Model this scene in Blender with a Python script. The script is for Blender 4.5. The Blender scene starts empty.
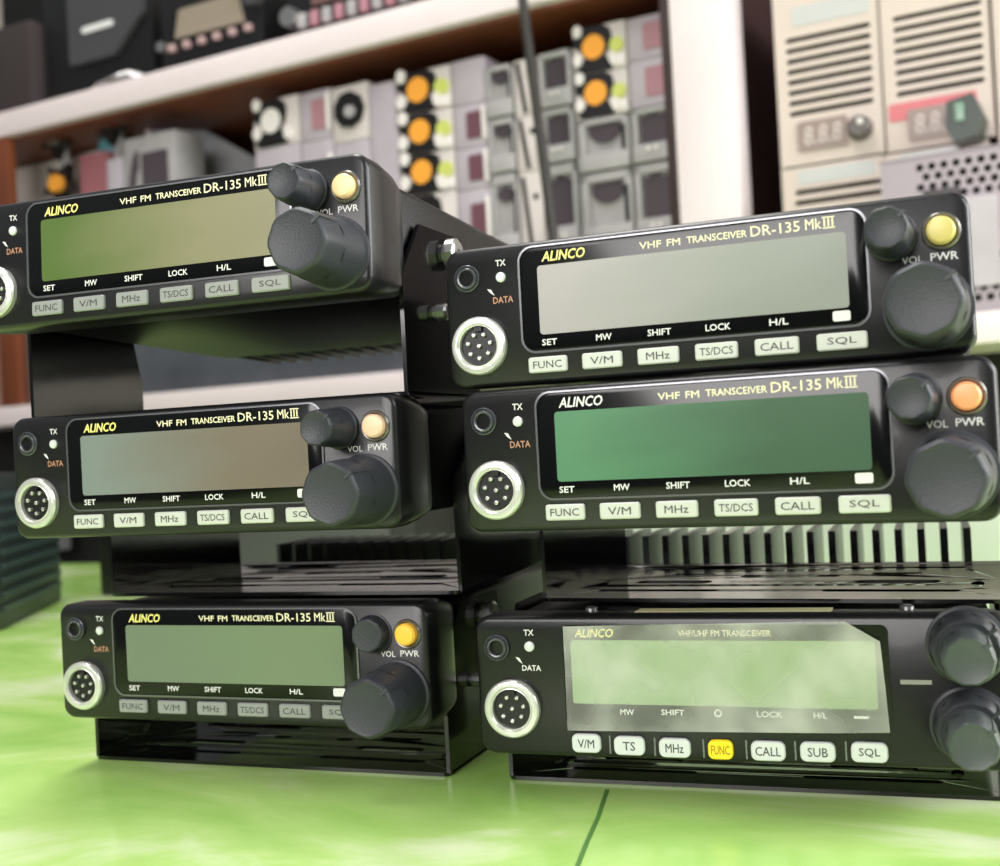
import bpy, bmesh, math, random
from mathutils import Vector, Matrix, Euler
random.seed(7)
C = bpy.context.scene.collection
MM = 0.001
ZC = 0.8636            # camera height above the floor (metres)
FPX = 1215.8           # focal length in pixels of the 1000 px wide frame
PITCH, ROLL = -0.01067, -0.05257

# ------------------------------------------------------------------ camera
cp, sp = math.cos(PITCH), math.sin(PITCH)
FW = Vector((0, cp, -sp)); U0 = Vector((0, sp, cp)); R0 = Vector((1, 0, 0))
cr, sr = math.cos(ROLL), math.sin(ROLL)
RT = cr*R0 + sr*U0; UP = -sr*R0 + cr*U0
CAM = Vector((0, 0, ZC))
cam_data = bpy.data.cameras.new('camera')
cam = bpy.data.objects.new('camera', cam_data); C.objects.link(cam)
m = Matrix.Identity(4)
for i in range(3):
    m[i][0] = RT[i]; m[i][1] = UP[i]; m[i][2] = -FW[i]; m[i][3] = CAM[i]
cam.matrix_world = m
cam_data.sensor_width = 36; cam_data.lens = FPX/1000*36
cam_data.clip_start = 0.01; cam_data.clip_end = 50
cam_data.dof.use_dof = True; cam_data.dof.focus_distance = 0.36; cam_data.dof.aperture_fstop = 15
bpy.context.scene.camera = cam

def ray(px, py):
    return FW + RT*((px-500)/FPX) - UP*((py-433)/FPX)
def hit(px, py, p0, n):
    r = ray(px, py); t = (p0-CAM).dot(n)/r.dot(n)
    return CAM + r*t

# ------------------------------------------------------------------ materials
MATS = {}
def mat(name, col, rough=0.5, metal=0.0, spec=0.5, coat=0.0, bump=0.0, bscale=400, noise=0.0, nscale=60, emis=0.0, trans=0.0, alpha=1.0):
    if name in MATS: return MATS[name]
    M = bpy.data.materials.new(name); M.use_nodes = True
    nt = M.node_tree; b = nt.nodes['Principled BSDF']
    c = (*col, 1)
    b.inputs['Base Color'].default_value = c
    b.inputs['Roughness'].default_value = rough
    b.inputs['Metallic'].default_value = metal
    b.inputs['Specular IOR Level'].default_value = spec
    b.inputs['Coat Weight'].default_value = coat
    b.inputs['Coat Roughness'].default_value = 0.08
    b.inputs['Transmission Weight'].default_value = trans
    b.inputs['Alpha'].default_value = alpha
    if emis:
        b.inputs['Emission Color'].default_value = c; b.inputs['Emission Strength'].default_value = emis
    tc = nt.nodes.new('ShaderNodeTexCoord')
    if noise:
        n = nt.nodes.new('ShaderNodeTexNoise'); n.inputs['Scale'].default_value = nscale; n.inputs['Detail'].default_value = 4
        nt.links.new(tc.outputs['Object'], n.inputs['Vector'])
        r = nt.nodes.new('ShaderNodeValToRGB')
        r.color_ramp.elements[0].position = .3; r.color_ramp.elements[1].position = .7
        r.color_ramp.elements[0].color = (*[x*(1-noise) for x in col], 1)
        r.color_ramp.elements[1].color = (*[min(1, x*(1+noise)) for x in col], 1)
        nt.links.new(n.outputs['Fac'], r.inputs['Fac']); nt.links.new(r.outputs['Color'], b.inputs['Base Color'])
    if bump:
        n = nt.nodes.new('ShaderNodeTexNoise'); n.inputs['Scale'].default_value = bscale
        nt.links.new(tc.outputs['Object'], n.inputs['Vector'])
        bp = nt.nodes.new('ShaderNodeBump'); bp.inputs['Strength'].default_value = bump; bp.inputs['Distance'].default_value = 0.001
        nt.links.new(n.outputs['Fac'], bp.inputs['Height']); nt.links.new(bp.outputs['Normal'], b.inputs['Normal'])
    MATS[name] = M
    return M
def s2l(r, g, b):
    f = lambda v: (v/255/12.92) if v/255 <= .04045 else ((v/255+.055)/1.055)**2.4
    return (f(r), f(g), f(b))

PLASTIC = mat('panel_black_plastic', s2l(24, 24, 26), 0.33, spec=.42, coat=.12, bump=.08, bscale=2500)
WINBLK = mat('window_gloss_black', s2l(7, 8, 9), 0.14, spec=.4)
RIM = mat('window_rim_grey', s2l(120, 120, 125), 0.25, metal=.6)
CHASSIS = mat('chassis_black_paint', s2l(11, 11, 13), 0.36, spec=.35, bump=.25, bscale=1500)
BRK = mat('bracket_gloss_black', s2l(7, 7, 8), 0.12, metal=.0, spec=.6, coat=.15, bump=.05, bscale=60)
FIN = mat('heat_sink_black', s2l(14, 14, 15), 0.25, spec=.6)
CHROME = mat('chrome_ring', s2l(222, 222, 216), 0.3, metal=.55, spec=.8, bump=.12, bscale=900)
CHROMED = mat('chrome_dull', s2l(190, 190, 188), 0.3, metal=.9)
SOCK = mat('socket_black', s2l(12, 12, 13), 0.4)
PIN = mat('pin_metal', s2l(225, 225, 220), 0.25, metal=.7)
KNOB = mat('knob_rubber', s2l(54, 56, 62), 0.45, spec=.45, bump=.15, bscale=1800)
BTN = mat('button_pale_grey', s2l(205, 208, 200), 0.35)
BTND = mat('button_grey', s2l(150, 153, 150), 0.35)
BTNT = mat('legend_dark', s2l(70, 72, 70), 0.5)
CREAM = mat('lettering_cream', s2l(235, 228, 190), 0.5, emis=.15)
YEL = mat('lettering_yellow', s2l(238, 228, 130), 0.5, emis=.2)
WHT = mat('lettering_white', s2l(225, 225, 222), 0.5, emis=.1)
ORG = mat('lettering_orange', s2l(190, 140, 110), 0.5)
LED = mat('led_clear', s2l(225, 228, 228), 0.15, spec=.8)
def lcdmat(name, c1, c2):  # ramp paints each screen's reflected tone shift into its base colour
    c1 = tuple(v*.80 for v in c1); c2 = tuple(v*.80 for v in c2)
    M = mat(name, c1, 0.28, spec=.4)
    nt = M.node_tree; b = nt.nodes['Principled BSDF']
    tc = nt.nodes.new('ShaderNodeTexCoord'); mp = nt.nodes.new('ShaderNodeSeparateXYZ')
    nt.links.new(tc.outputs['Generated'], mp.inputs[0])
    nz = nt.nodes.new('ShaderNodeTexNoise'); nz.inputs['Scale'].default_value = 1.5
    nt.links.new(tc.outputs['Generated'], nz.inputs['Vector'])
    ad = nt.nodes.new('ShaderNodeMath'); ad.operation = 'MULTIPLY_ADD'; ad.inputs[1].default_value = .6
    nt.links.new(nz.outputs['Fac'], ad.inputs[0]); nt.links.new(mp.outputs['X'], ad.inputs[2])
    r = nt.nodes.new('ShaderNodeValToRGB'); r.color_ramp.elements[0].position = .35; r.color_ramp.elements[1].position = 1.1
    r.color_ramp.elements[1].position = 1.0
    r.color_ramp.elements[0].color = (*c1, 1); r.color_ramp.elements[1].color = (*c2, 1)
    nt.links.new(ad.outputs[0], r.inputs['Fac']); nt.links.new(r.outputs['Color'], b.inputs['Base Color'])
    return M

# ------------------------------------------------------------------ mesh helpers
def finish(name, bm, material, parent=None, smooth=35):
    bmesh.ops.recalc_face_normals(bm, faces=bm.faces)
    me = bpy.data.meshes.new(name); bm.to_mesh(me); bm.free()
    return link(name, me, material, parent, smooth)
def link(name, me, material, parent=None, smooth=35):
    if smooth:
        me.shade_smooth(); me.set_sharp_from_angle(angle=math.radians(smooth))
    if material is not None: me.materials.append(material)
    o = bpy.data.objects.new(name, me); C.objects.link(o)
    if parent is not None: o.parent = parent
    return o
def box(bm, x0, x1, y0, y1, z0, z1, bev=0):
    r = bmesh.ops.create_cube(bm, size=1)
    vs = r['verts']
    for v in vs:
        v.co = Vector((x0+(v.co.x+.5)*(x1-x0), y0+(v.co.y+.5)*(y1-y0), z0+(v.co.z+.5)*(z1-z0)))
    if bev:
        es = list({e for v in vs for e in v.link_edges})
        bmesh.ops.bevel(bm, geom=es, offset=bev, segments=2, profile=.6, affect='EDGES')
def rr(x0, x1, z0, z1, r, n=6):
    pts = []
    for cx, cz, a0 in ((x1-r, z1-r, 0), (x0+r, z1-r, 90), (x0+r, z0+r, 180), (x1-r, z0+r, 270)):
        for i in range(n+1):
            a = math.radians(a0+90*i/n); pts.append((cx+r*math.cos(a), cz+r*math.sin(a)))
    return pts
def loft(bm, rings, cap0=True, cap1=True):
    vr = [[bm.verts.new(p) for p in ring] for ring in rings]
    n = len(vr[0])
    for a, b in zip(vr, vr[1:]):
        for i in range(n):
            bm.faces.new((a[i], a[(i+1) % n], b[(i+1) % n], b[i]))
    if cap0: bm.faces.new(vr[0])
    if cap1: bm.faces.new(list(reversed(vr[-1])))
def loft_rr(bm, st, n=6, **k):   # stations (y, x0, x1, z0, z1, r)
    loft(bm, [[(x, y, z) for x, z in rr(x0, x1, z0, z1, r, n)] for y, x0, x1, z0, z1, r in st], **k)
def disc_loft(bm, cx, cz, st, n=32, wave=0, lobes=0, cx1=None, cz1=None, **k):  # stations (y, radius)
    rings = []
    for (y, r) in st:
        ring = []
        for i in range(n):
            a = 2*math.pi*i/n
            rad = r*(1+wave*(math.cos(lobes*a) if lobes else 0))
            ring.append((cx+rad*math.cos(a), y, cz+rad*math.sin(a)))
        rings.append(ring)
    loft(bm, rings, **k)
def scale_mm(bm):
    bmesh.ops.scale(bm, vec=(MM, MM, MM), verts=bm.verts)
_txt = {}
def text_into(bm, s, x0, x1, zc, h, y, bold=0.0, shear=0.0, ext=.06, italic=0):
    """raised lettering fitted to a box on the plane y (mm), facing -y"""
    key = (s, shear)
    if key not in _txt:
        cu = bpy.data.curves.new('t', 'FONT'); cu.body = s; cu.shear = shear; cu.resolution_u = 2
        o = bpy.data.objects.new('t', cu); C.objects.link(o)
        dg = bpy.context.evaluated_depsgraph_get(); me = bpy.data.meshes.new_from_object(o.evaluated_get(dg))
        vs = [v.co.copy() for v in me.vertices]; fs = [tuple(p.vertices) for p in me.polygons]
        bpy.data.objects.remove(o); bpy.data.curves.remove(cu); bpy.data.meshes.remove(me)
        _txt[key] = (vs, fs)
    vs, fs = _txt[key]
    ax, bx_ = min(v.x for v in vs), max(v.x for v in vs); ay, by = min(v.y for v in vs), max(v.y for v in vs)
    if len(s) == 1 or by-ay < .01: pass
    e = bold*h*.9
    for k, (dx, dz) in enumerate(((-e, 0), (e, 0), (0, e), (0, -e)) if e else ((0, 0),)):
        nv = [bm.verts.new((x0+dx+(v.x-ax)/(bx_-ax)*(x1-x0), y-k*.004, zc+dz-h/2+(v.y-ay)/(by-ay)*h)) for v in vs]
        for f in fs:
            try: bm.faces.new([nv[i] for i in f])
            except ValueError: pass
def sheet(name, outer, holes, th, material, parent=None, axis='y'):
    """flat plate with holes through it, made by filling 2D outlines; outline in (x, v)"""
    cu = bpy.data.curves.new('p', 'CURVE'); cu.dimensions = '2D'; cu.fill_mode = 'BOTH'; cu.extrude = th/2
    for lp in [outer]+holes:
        sp_ = cu.splines.new('POLY'); sp_.points.add(len(lp)-1)
        for i, (a, b) in enumerate(lp): sp_.points[i].co = (a, b, 0, 1)
        sp_.use_cyclic_u = True
    o = bpy.data.objects.new('p', cu); C.objects.link(o)
    dg = bpy.context.evaluated_depsgraph_get(); me = bpy.data.meshes.new_from_object(o.evaluated_get(dg))
    bpy.data.objects.remove(o); bpy.data.curves.remove(cu)
    bm = bmesh.new(); bm.from_mesh(me); bpy.data.meshes.remove(me)
    bmesh.ops.remove_doubles(bm, verts=bm.verts, dist=1e-7)
    if axis == 'y':
        for v in bm.verts: v.co = Vector((v.co.x, -v.co.z, v.co.y))
    return bm
def empty(name, loc, rz=0, rx=0):
    o = bpy.data.objects.new(name, None); C.objects.link(o); o.location = loc; o.rotation_euler = (rx, 0, rz)
    o.empty_display_size = .01
    return o
def tag(o, label, cat, group=None):
    o['label'] = label; o['category'] = cat
    if group: o['group'] = group
    return o

# ------------------------------------------------------------------ the radio (local mm: x right, y back, z up, panel top-left at origin)
H = 40.0
def knob(parent, name, cx, cz, rb, rt, p, material, ptr=True, facets=10, y0=0):
    bm = bmesh.new()
    disc_loft(bm, cx, cz, [(y0+.5, rb*1.08), (y0-1.2, rb*1.08), (y0-1.6, rb), (y0-p*.55, (rb+rt)/2)], n=40, cap1=False)
    disc_loft(bm, cx, cz, [(y0-p*.5, (rb+rt)/2*1.0), (y0-p+1.4, rt), (y0-p+.4, rt*.955), (y0-p, rt*.88), (y0-p+.25, rt*.8)], n=40, wave=.022, lobes=facets, cap0=False)
    if ptr:   # pointer ridge on the side and the front edge
        b2 = bmesh.new()
        box(b2, -.45, .45, y0-p-.15, y0-p*.5, rt*.72, rt*1.06)
        bmesh.ops.rotate(b2, verts=b2.verts, cent=(0, 0, 0), matrix=Matrix.Rotation(math.radians(50), 3, 'Y'))
        bmesh.ops.translate(b2, verts=b2.verts, vec=(cx, 0, cz))
        me = bpy.data.meshes.new('x'); b2.to_mesh(me); b2.free(); bm.from_mesh(me); bpy.data.meshes.remove(me)
    scale_mm(bm)
    return finish(name, bm, material, parent, 40)
def mic_socket(parent, cx, cz, r):
    bm = bmesh.new()
    disc_loft(bm, cx, cz, [(1, r), (-1.6, r), (-2.2, r*.95), (-2.4, r*.86), (-2.4, r*.78), (-1.9, r*.72), (-2.0, r*.69), (2.0, r*.67)], n=48, cap0=False, cap1=False)
    scale_mm(bm)
    s = finish('microphone_socket', bm, CHROME, parent, 25)
    bm = bmesh.new(); disc_loft(bm, cx, cz, [(1, r*.67), (-.6, r*.67)], n=40)
    box(bm, cx-1.1, cx+1.1, -1.6, -.4, cz+r*.5, cz+r*.66)
    scale_mm(bm); finish('socket_insert', bm, SOCK, s)
    bm = bmesh.new()
    for i in range(8):
        a = math.radians(90+360/7*i+25) if i < 7 else 0; q = r*.42 if i < 7 else 0
        disc_loft(bm, cx+q*math.cos(a), cz+q*math.sin(a), [(-.5, .62), (-1.5, .62), (-1.8, .35)], n=12)
    scale_mm(bm); finish('socket_pins', bm, PIN, s)
    return s
def data_jack(parent, cx, cz):
    bm = bmesh.new()
    disc_loft(bm, cx, cz, [(.5, 3.9), (-.5, 3.9), (-.7, 3.6), (-.2, 3.3), (-.8, 3.0), (-1.0, 2.7), (-.9, 2.3), (1.5, 2.1)], n=36, cap0=False, cap1=False)
    scale_mm(bm); j = finish('data_jack', bm, mat('jack_dark', s2l(70, 72, 78), .22, spec=.8), parent, 25)
    bm = bmesh.new(); disc_loft(bm, cx, cz, [(1.2, 2.2), (.6, 2.2)], n=24); scale_mm(bm); finish('jack_hole', bm, SOCK, j)
def panel_text(parent, items, material, y=-.05, name='printed_lettering'):
    bm = bmesh.new()
    for it in items: text_into(bm, it[0], it[1], it[2], it[3], it[4], y, *(it[5:]))
    scale_mm(bm)
    return finish(name, bm, material, parent, 0)
def button(parent, cx, cz, w, h, material, legend=None, p=1.1, r=.7, lm=None):
    bm = bmesh.new()
    loft_rr(bm, [(.3, cx-w/2, cx+w/2, cz-h/2, cz+h/2, r), (-p+.35, cx-w/2, cx+w/2, cz-h/2, cz+h/2, r), (-p, cx-w/2+.35, cx+w/2-.35, cz-h/2+.35, cz+h/2-.35, r*.7)], n=4)
    scale_mm(bm); b = finish('function_button', bm, material, parent, 35)
    if legend:
        bm = bmesh.new(); k = min(.78, .17*len(legend)+.06)
        text_into(bm, legend, cx-w*k/2, cx+w*k/2, cz, h*.46, -p-.04, .012); scale_mm(bm)
        finish('legend', bm, lm or BTNT, b, 0)
    return b

def chassis_parts(root, W, h, fin_top, ft=.9):
    bm = bmesh.new()
    loft_rr(bm, [(26, 4.5, W-4.5, -h+3.5, -3.5, 2), (27, 4, W-4, -h+3, -3, 2), (138, 4, W-4, -h+3, -3, 2), (140, 5, W-5, -h+4, -4, 2)], n=3)
    scale_mm(bm); finish('chassis', bm, CHASSIS, root)
    bm = bmesh.new()
    x = 6.0
    while x < W-6:
        box(bm, x-ft, x+ft, 139.5, 182, -h+4, fin_top); x += 8.1
    box(bm, 5, W-5, 139.5, 143, -h+4, min(fin_top, -4)-1)
    scale_mm(bm); finish('heat_sink', bm, FIN, root, 0)
def bracket(root, W):
    """U-shaped mounting bracket; origin at the front edge of its floor plate, centre"""
    hw = W/2-1.2
    def slot(cx, cy, w, d): return rr(cx-w/2, cx+w/2, cy-d/2, cy+d/2, d/2-.01, 5)
    holes = []
    for sx in (-1, 1):
        holes += [slot(sx*36, 12, 40, 3.4), slot(sx*36, 26, 26, 5.5), slot(sx*34, 50, 42, 3.2), slot(sx*13, 36, 7, 4), slot(sx*34, 40, 16, 3)]
        holes += [slot(sx*60, 22, 4, 15)] 
    holes = [h for h in holes]
    # keep only the non-overlapping ones
    bm = sheet('p', rr(-hw, hw, 0, 62, 2.5, 4), holes, 1.2, None, axis='z')
    for sx in (-1, 1):      # side ears, trapezoid
        x0, x1 = (hw-1.3, hw) if sx > 0 else (-hw, -hw+1.3)
        prof = [(1, 0), (61, 0), (61, 14), (50, 53), (16, 53), (1, 36)]
        a = [bm.verts.new((x0, y, z)) for y, z in prof]; b = [bm.verts.new((x1, y, z)) for y, z in prof]
        bm.faces.new(a); bm.faces.new(list(reversed(b)))
        for i in range(len(prof)): bm.faces.new((a[i], b[i], b[(i+1) % 6], a[(i+1) % 6]))
    scale_mm(bm)
    br = finish('mounting_bracket', bm, BRK, root, 30)
    for sx in (-1, 1):
        for (sy, sz, rad) in ((36, 46, 5), (24, 26, 2.6)):
            bm = bmesh.new()
            rings = []
            for d, r in ((0, rad*.75), (1.2, rad*.75), (1.3, rad), (4.2, rad), (4.9, rad*.8), (4.9, rad*.3), (4.2, rad*.25)):
                rings.append([(sx*(hw+d), sy+r*(1+(.05*math.cos(8*t*2*math.pi/24)))*math.cos(2*math.pi*t/24), sz+r*math.sin(2*math.pi*t/24)) for t in range(24)])
            loft(bm, rings); scale_mm(bm)
            finish('thumb_screw' if rad > 4 else 'screw', bm, CHROMED, br)
    return br
def bezel(root, W, h, bow=0):
    bm = bmesh.new()
    st = [(0, 1.3, W-1.3, -h+1.3, -1.3, 3.4), (.5, .5, W-.5, -h+.5, -.5, 4.1), (1.4, 0, W, -h, 0, 4.6), (10, 0, W, -h, 0, 4.6), (20, .6, W-.6, -h+1, -1.2, 4.6), (26.5, 1.8, W-1.8, -h+2.2, -3.0, 4), (28, 3, W-3, -h+3.5, -4.2, 3)]
    loft_rr(bm, st, n=7)
    if bow:
        for v in bm.verts:
            if v.co.z < -h*.5:
                t = (v.co.x-W/2)/(W/2); v.co.z -= bow*max(0, 1-t*t)
    scale_mm(bm)
    return finish('front_panel', bm, PLASTIC, root, 50)

def radio_root(name, W, pose, drop):
    x, y, z, yaw, pit = pose
    root = empty(name, (0, 0, 0))
    M = Matrix.Translation(Vector((x*MM, y*MM, z*MM+ZC))) @ Matrix.Rotation(yaw, 4, 'Z') @ Matrix.Rotation(pit, 4, 'X') @ Matrix.Translation(Vector((W/2*MM, 0, -drop*MM)))
    root.matrix_world = M
    root.location = M.to_translation(); root.rotation_euler = M.to_euler()
    return root

def make_dr135():
    W = 142.0
    root = empty('radio_transceiver', (0, 0, 0))
    g = empty('tmp', (0, 0, 0))     # geometry is written with the panel's top-left corner as origin
    bezel(root, W, H); chassis_parts(root, W, H, -4)
    # display window
    bm = bmesh.new()
    loft_rr(bm, [(.3, 23.6, 117.2, -31, -1.9, 4), (-.3, 23.6, 117.2, -31, -1.9, 4), (-.45, 24, 116.8, -30.6, -2.3, 3.7)], n=6); scale_mm(bm)
    win = finish('display_window', bm, WINBLK, root)
    bm = bmesh.new()
    o = rr(23.0, 117.8, -31.6, -1.4, 4.4, 8); i_ = rr(23.6, 117.2, -31, -1.9, 4, 8)
    loft(bm, [[(x, .1, z) for x, z in o], [(x, -.55, z) for x, z in o], [(x, -.6, z) for x, z in i_], [(x, .1, z) for x, z in i_]], False, False)
    scale_mm(bm); finish('window_rim', bm, RIM, win)
    bm = bmesh.new(); loft_rr(bm, [(-.35, 28.8, 112.5, -26.5, -7.2, 1), (-.55, 28.8, 112.5, -26.5, -7.2, 1)], n=3)
    scale_mm(bm); lcd = finish('display_screen', bm, BTN, win)
    panel_text(win, [('ALINCO', 30.3, 43, -4.8, 2.7, .035, .25)], YEL, -.5, 'brand_lettering')
    y = -.5
    panel_text(win, [('VHF', 58.6, 64.6, -4.9, 1.8, .03), ('FM', 66.2, 69.8, -4.9, 1.8, .03), ('TRANSCEIVER', 71.6, 87.6, -4.8, 1.8, .03),
                     ('DR-135', 88.6, 101.2, -4.5, 2.7, .015), ('Mk', 102.6, 106.6, -4.4, 2.7, .015), ('III', 107.2, 109.6, -4.4, 2.0, .015), ('_', 106.9, 110, -3.05, .35, .0), ('_', 106.9, 110, -5.75, .35, .0)], CREAM, y, 'model_lettering')
    panel_text(win, [('SET', 29.2, 33.6, -28.7, 1.7, .03), ('MW', 45, 49.4, -28.6, 1.7, .03), ('SHIFT', 59.6, 66, -28.6, 1.7, .03), ('LOCK', 75.4, 82, -28.6, 1.7, .03), ('H/L', 92.2, 97, -28.6, 1.7, .03)], WHT, y, 'function_lettering')
    bm = bmesh.new(); loft_rr(bm, [(-.4, 108.2, 112.6, -29.8, -27.2, .5), (-.6, 108.2, 112.6, -29.8, -27.2, .5)], n=2)
    scale_mm(bm); ic = finish('key_symbol', bm, WHT, win)
    # buttons
    for k, lg in enumerate(('FUNC', 'V/M', 'MHz', 'TS/DCS', 'CALL', 'SQL')):
        button(root, 30.6+15.8*k+(.6 if k == 5 else 0), -34.9, 11.4 if k < 5 else 12.6, 4.4, BTN, lg)
    mic_socket(root, 10.3, -28.2, 8.3)
    data_jack(root, 7.2, -8.6)
    bm = bmesh.new(); disc_loft(bm, 17.6, -9.2, [(.2, 1.5), (-.5, 1.4), (-.9, .9)], n=20); scale_mm(bm); finish('transmit_light', bm, LED, root)
    panel_text(root, [('TX', 16.2, 19.2, -5.1, 1.7, .03)], WHT, name='transmit_lettering')
    panel_text(root, [('VOL', 125.6, 130.6, -16.1, 1.8, .02)], WHT, name='volume_lettering'); panel_text(root, [('PWR', 132.4, 138.8, -15.9, 1.9, .02)], WHT, name='power_lettering')
    panel_text(root, [('DATA', 14.9, 21, -15.6, 1.8, .02)], ORG, name='data_lettering')
    bm = bmesh.new()
    vs = [bm.verts.new(p) for p in ((13.2, -.05, -12.2), (14.4, -.05, -12.4), (15.4, -.05, -14.2), (14.2, -.05, -13.4))]; bm.faces.new(vs); scale_mm(bm); finish('arrow_mark', bm, WHT, root, 0)
    knob(root, 'tuning_knob', 123.4, -9.6, 5.9, 5.3, 15, KNOB, True, 9)
    knob(root, 'volume_knob', 131.2, -28.4, 10.0, 9.0, 23, KNOB, True, 8)
    bm = bmesh.new(); disc_loft(bm, 135.2, -9.7, [(.3, 4.7), (-.5, 4.7), (-.9, 4.3), (-.7, 3.8), (.3, 3.7)], n=32, cap0=False, cap1=False); scale_mm(bm)
    pr = finish('power_button_ring', bm, mat('power_ring', s2l(120, 118, 112), .25, metal=.6), root)
    bm = bmesh.new(); disc_loft(bm, 135.2, -9.7, [(.3, 3.5), (-2.2, 3.45), (-2.9, 2.9), (-3.1, 1.5)], n=32); scale_mm(bm)
    finish('power_button', bm, YEL, root)
    bpy.data.objects.remove(g)
    return root, W

def shift_children(root, W, drop):
    for o in root.children:
        if o.name.startswith('mounting_bracket'): continue
        o.location = Vector((-W/2*MM, 0, drop*MM))

POSE = {'R1': (-13.72, 350.96, 56.95, -.3889, 0), 'R2': (-10.9, 347.4, 15.8, -.4210, 0), 'R3': (-10.8, 367.46, -50.9, -.3378, 0),
        'L1': (-166.8, 390.1, 85.2, -.3487, -.035), 'L2': (-162.8, 404.96, 17.5, -.3626, 0), 'L3': (-158.8, 428.9, -47.5, -.3587, 0)}
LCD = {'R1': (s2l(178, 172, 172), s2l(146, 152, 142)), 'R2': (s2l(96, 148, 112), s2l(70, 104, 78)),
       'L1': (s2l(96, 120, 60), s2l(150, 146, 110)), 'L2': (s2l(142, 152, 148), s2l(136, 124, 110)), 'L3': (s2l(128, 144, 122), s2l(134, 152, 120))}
PWRC = {'R1': s2l(205, 190, 105), 'R2': s2l(250, 165, 110), 'L1': s2l(240, 205, 150), 'L2': s2l(240, 200, 165), 'L3': s2l(252, 196, 70)}
BRKT = {'L1': (24, 27.2, 0, 1), 'L2': (44, 24.4, 1, 1.4), 'L3': (14, 17.4, 0, 1), 'R2': (50, 26.0, 1.0, 1.38)}   # set back, drop below panel, tilt
RLBL = {'R1': 'topmost black mobile radio of the right stack, lying straight on another, grey screen',
        'R2': 'middle black mobile radio of the right stack, deep green screen and peach power button',
        'L1': 'topmost black mobile radio of the left stack, cut by the photo edge, olive screen',
        'L2': 'middle black mobile radio of the left stack, grey screen and pale peach power button',
        'L3': 'lowest black mobile radio of the left stack, on the green table, amber power button'}
proto, W = make_dr135()
shift_children(proto, W, H)
def copy_part(o, parent):
    c = o.copy(); C.objects.link(c); c.parent = parent
    for ch in o.children:
        copy_part(ch, c)
    return c
first = True
pb = bracket(proto, W)
roots = {}
src = list(proto.children)
order = ['L1', 'L2', 'L3', 'R2', 'R1']
for k in order:
    if k == order[-1]: root = proto
    else:
        root = proto.copy(); C.objects.link(root)
        for ch in src: copy_part(ch, root)
    roots[k] = root
for k, root in roots.items():
    x, y, z, yaw, pit = POSE[k]
    M = Matrix.Translation(Vector((x*MM, y*MM, z*MM+ZC))) @ Matrix.Rotation(yaw, 4, 'Z') @ Matrix.Rotation(pit, 4, 'X') @ Matrix.Translation(Vector((W/2*MM, 0, -H*MM)))
    root.location = M.to_translation(); root.rotation_euler = M.to_euler()
    tag(root, RLBL[k], 'radio', 'mobile radios stacked on the green table')
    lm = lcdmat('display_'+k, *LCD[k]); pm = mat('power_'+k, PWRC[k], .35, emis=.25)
    def setm(o, mm_):
        o.material_slots[0].link = 'OBJECT'; o.material_slots[0].material = mm_
    for o in root.children_recursive:
        n = o.name.split('.')[0]
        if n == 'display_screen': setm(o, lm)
        elif n == 'power_button': setm(o, pm)
        elif n == 'brand_lettering' and k == 'R2': setm(o, WHT)
        elif n == 'function_button' and k in ('L1', 'L3'): setm(o, BTND)
        elif n == 'tuning_knob' and k == 'L3': o.scale = (1, .35, 1)
        elif n == 'heat_sink' and k == 'L3':
            me = o.data.copy(); o.data = me
            for v in me.vertices:
                if v.co.z > -.0045: v.co.z += .012
        elif n == 'mounting_bracket' and k in BRKT:
            sb, dr, tl, sy_ = BRKT[k]
            o.location = Vector((0, sb*MM, -dr*MM)); o.rotation_euler = (math.radians(tl)-pit, 0, 0); o.scale = (1, sy_, 1)
for o in list(roots['R1'].children):
    if o.name.startswith('mounting_bracket'):
        for c in list(o.children): bpy.data.objects.remove(c)
        bpy.data.objects.remove(o)

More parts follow.
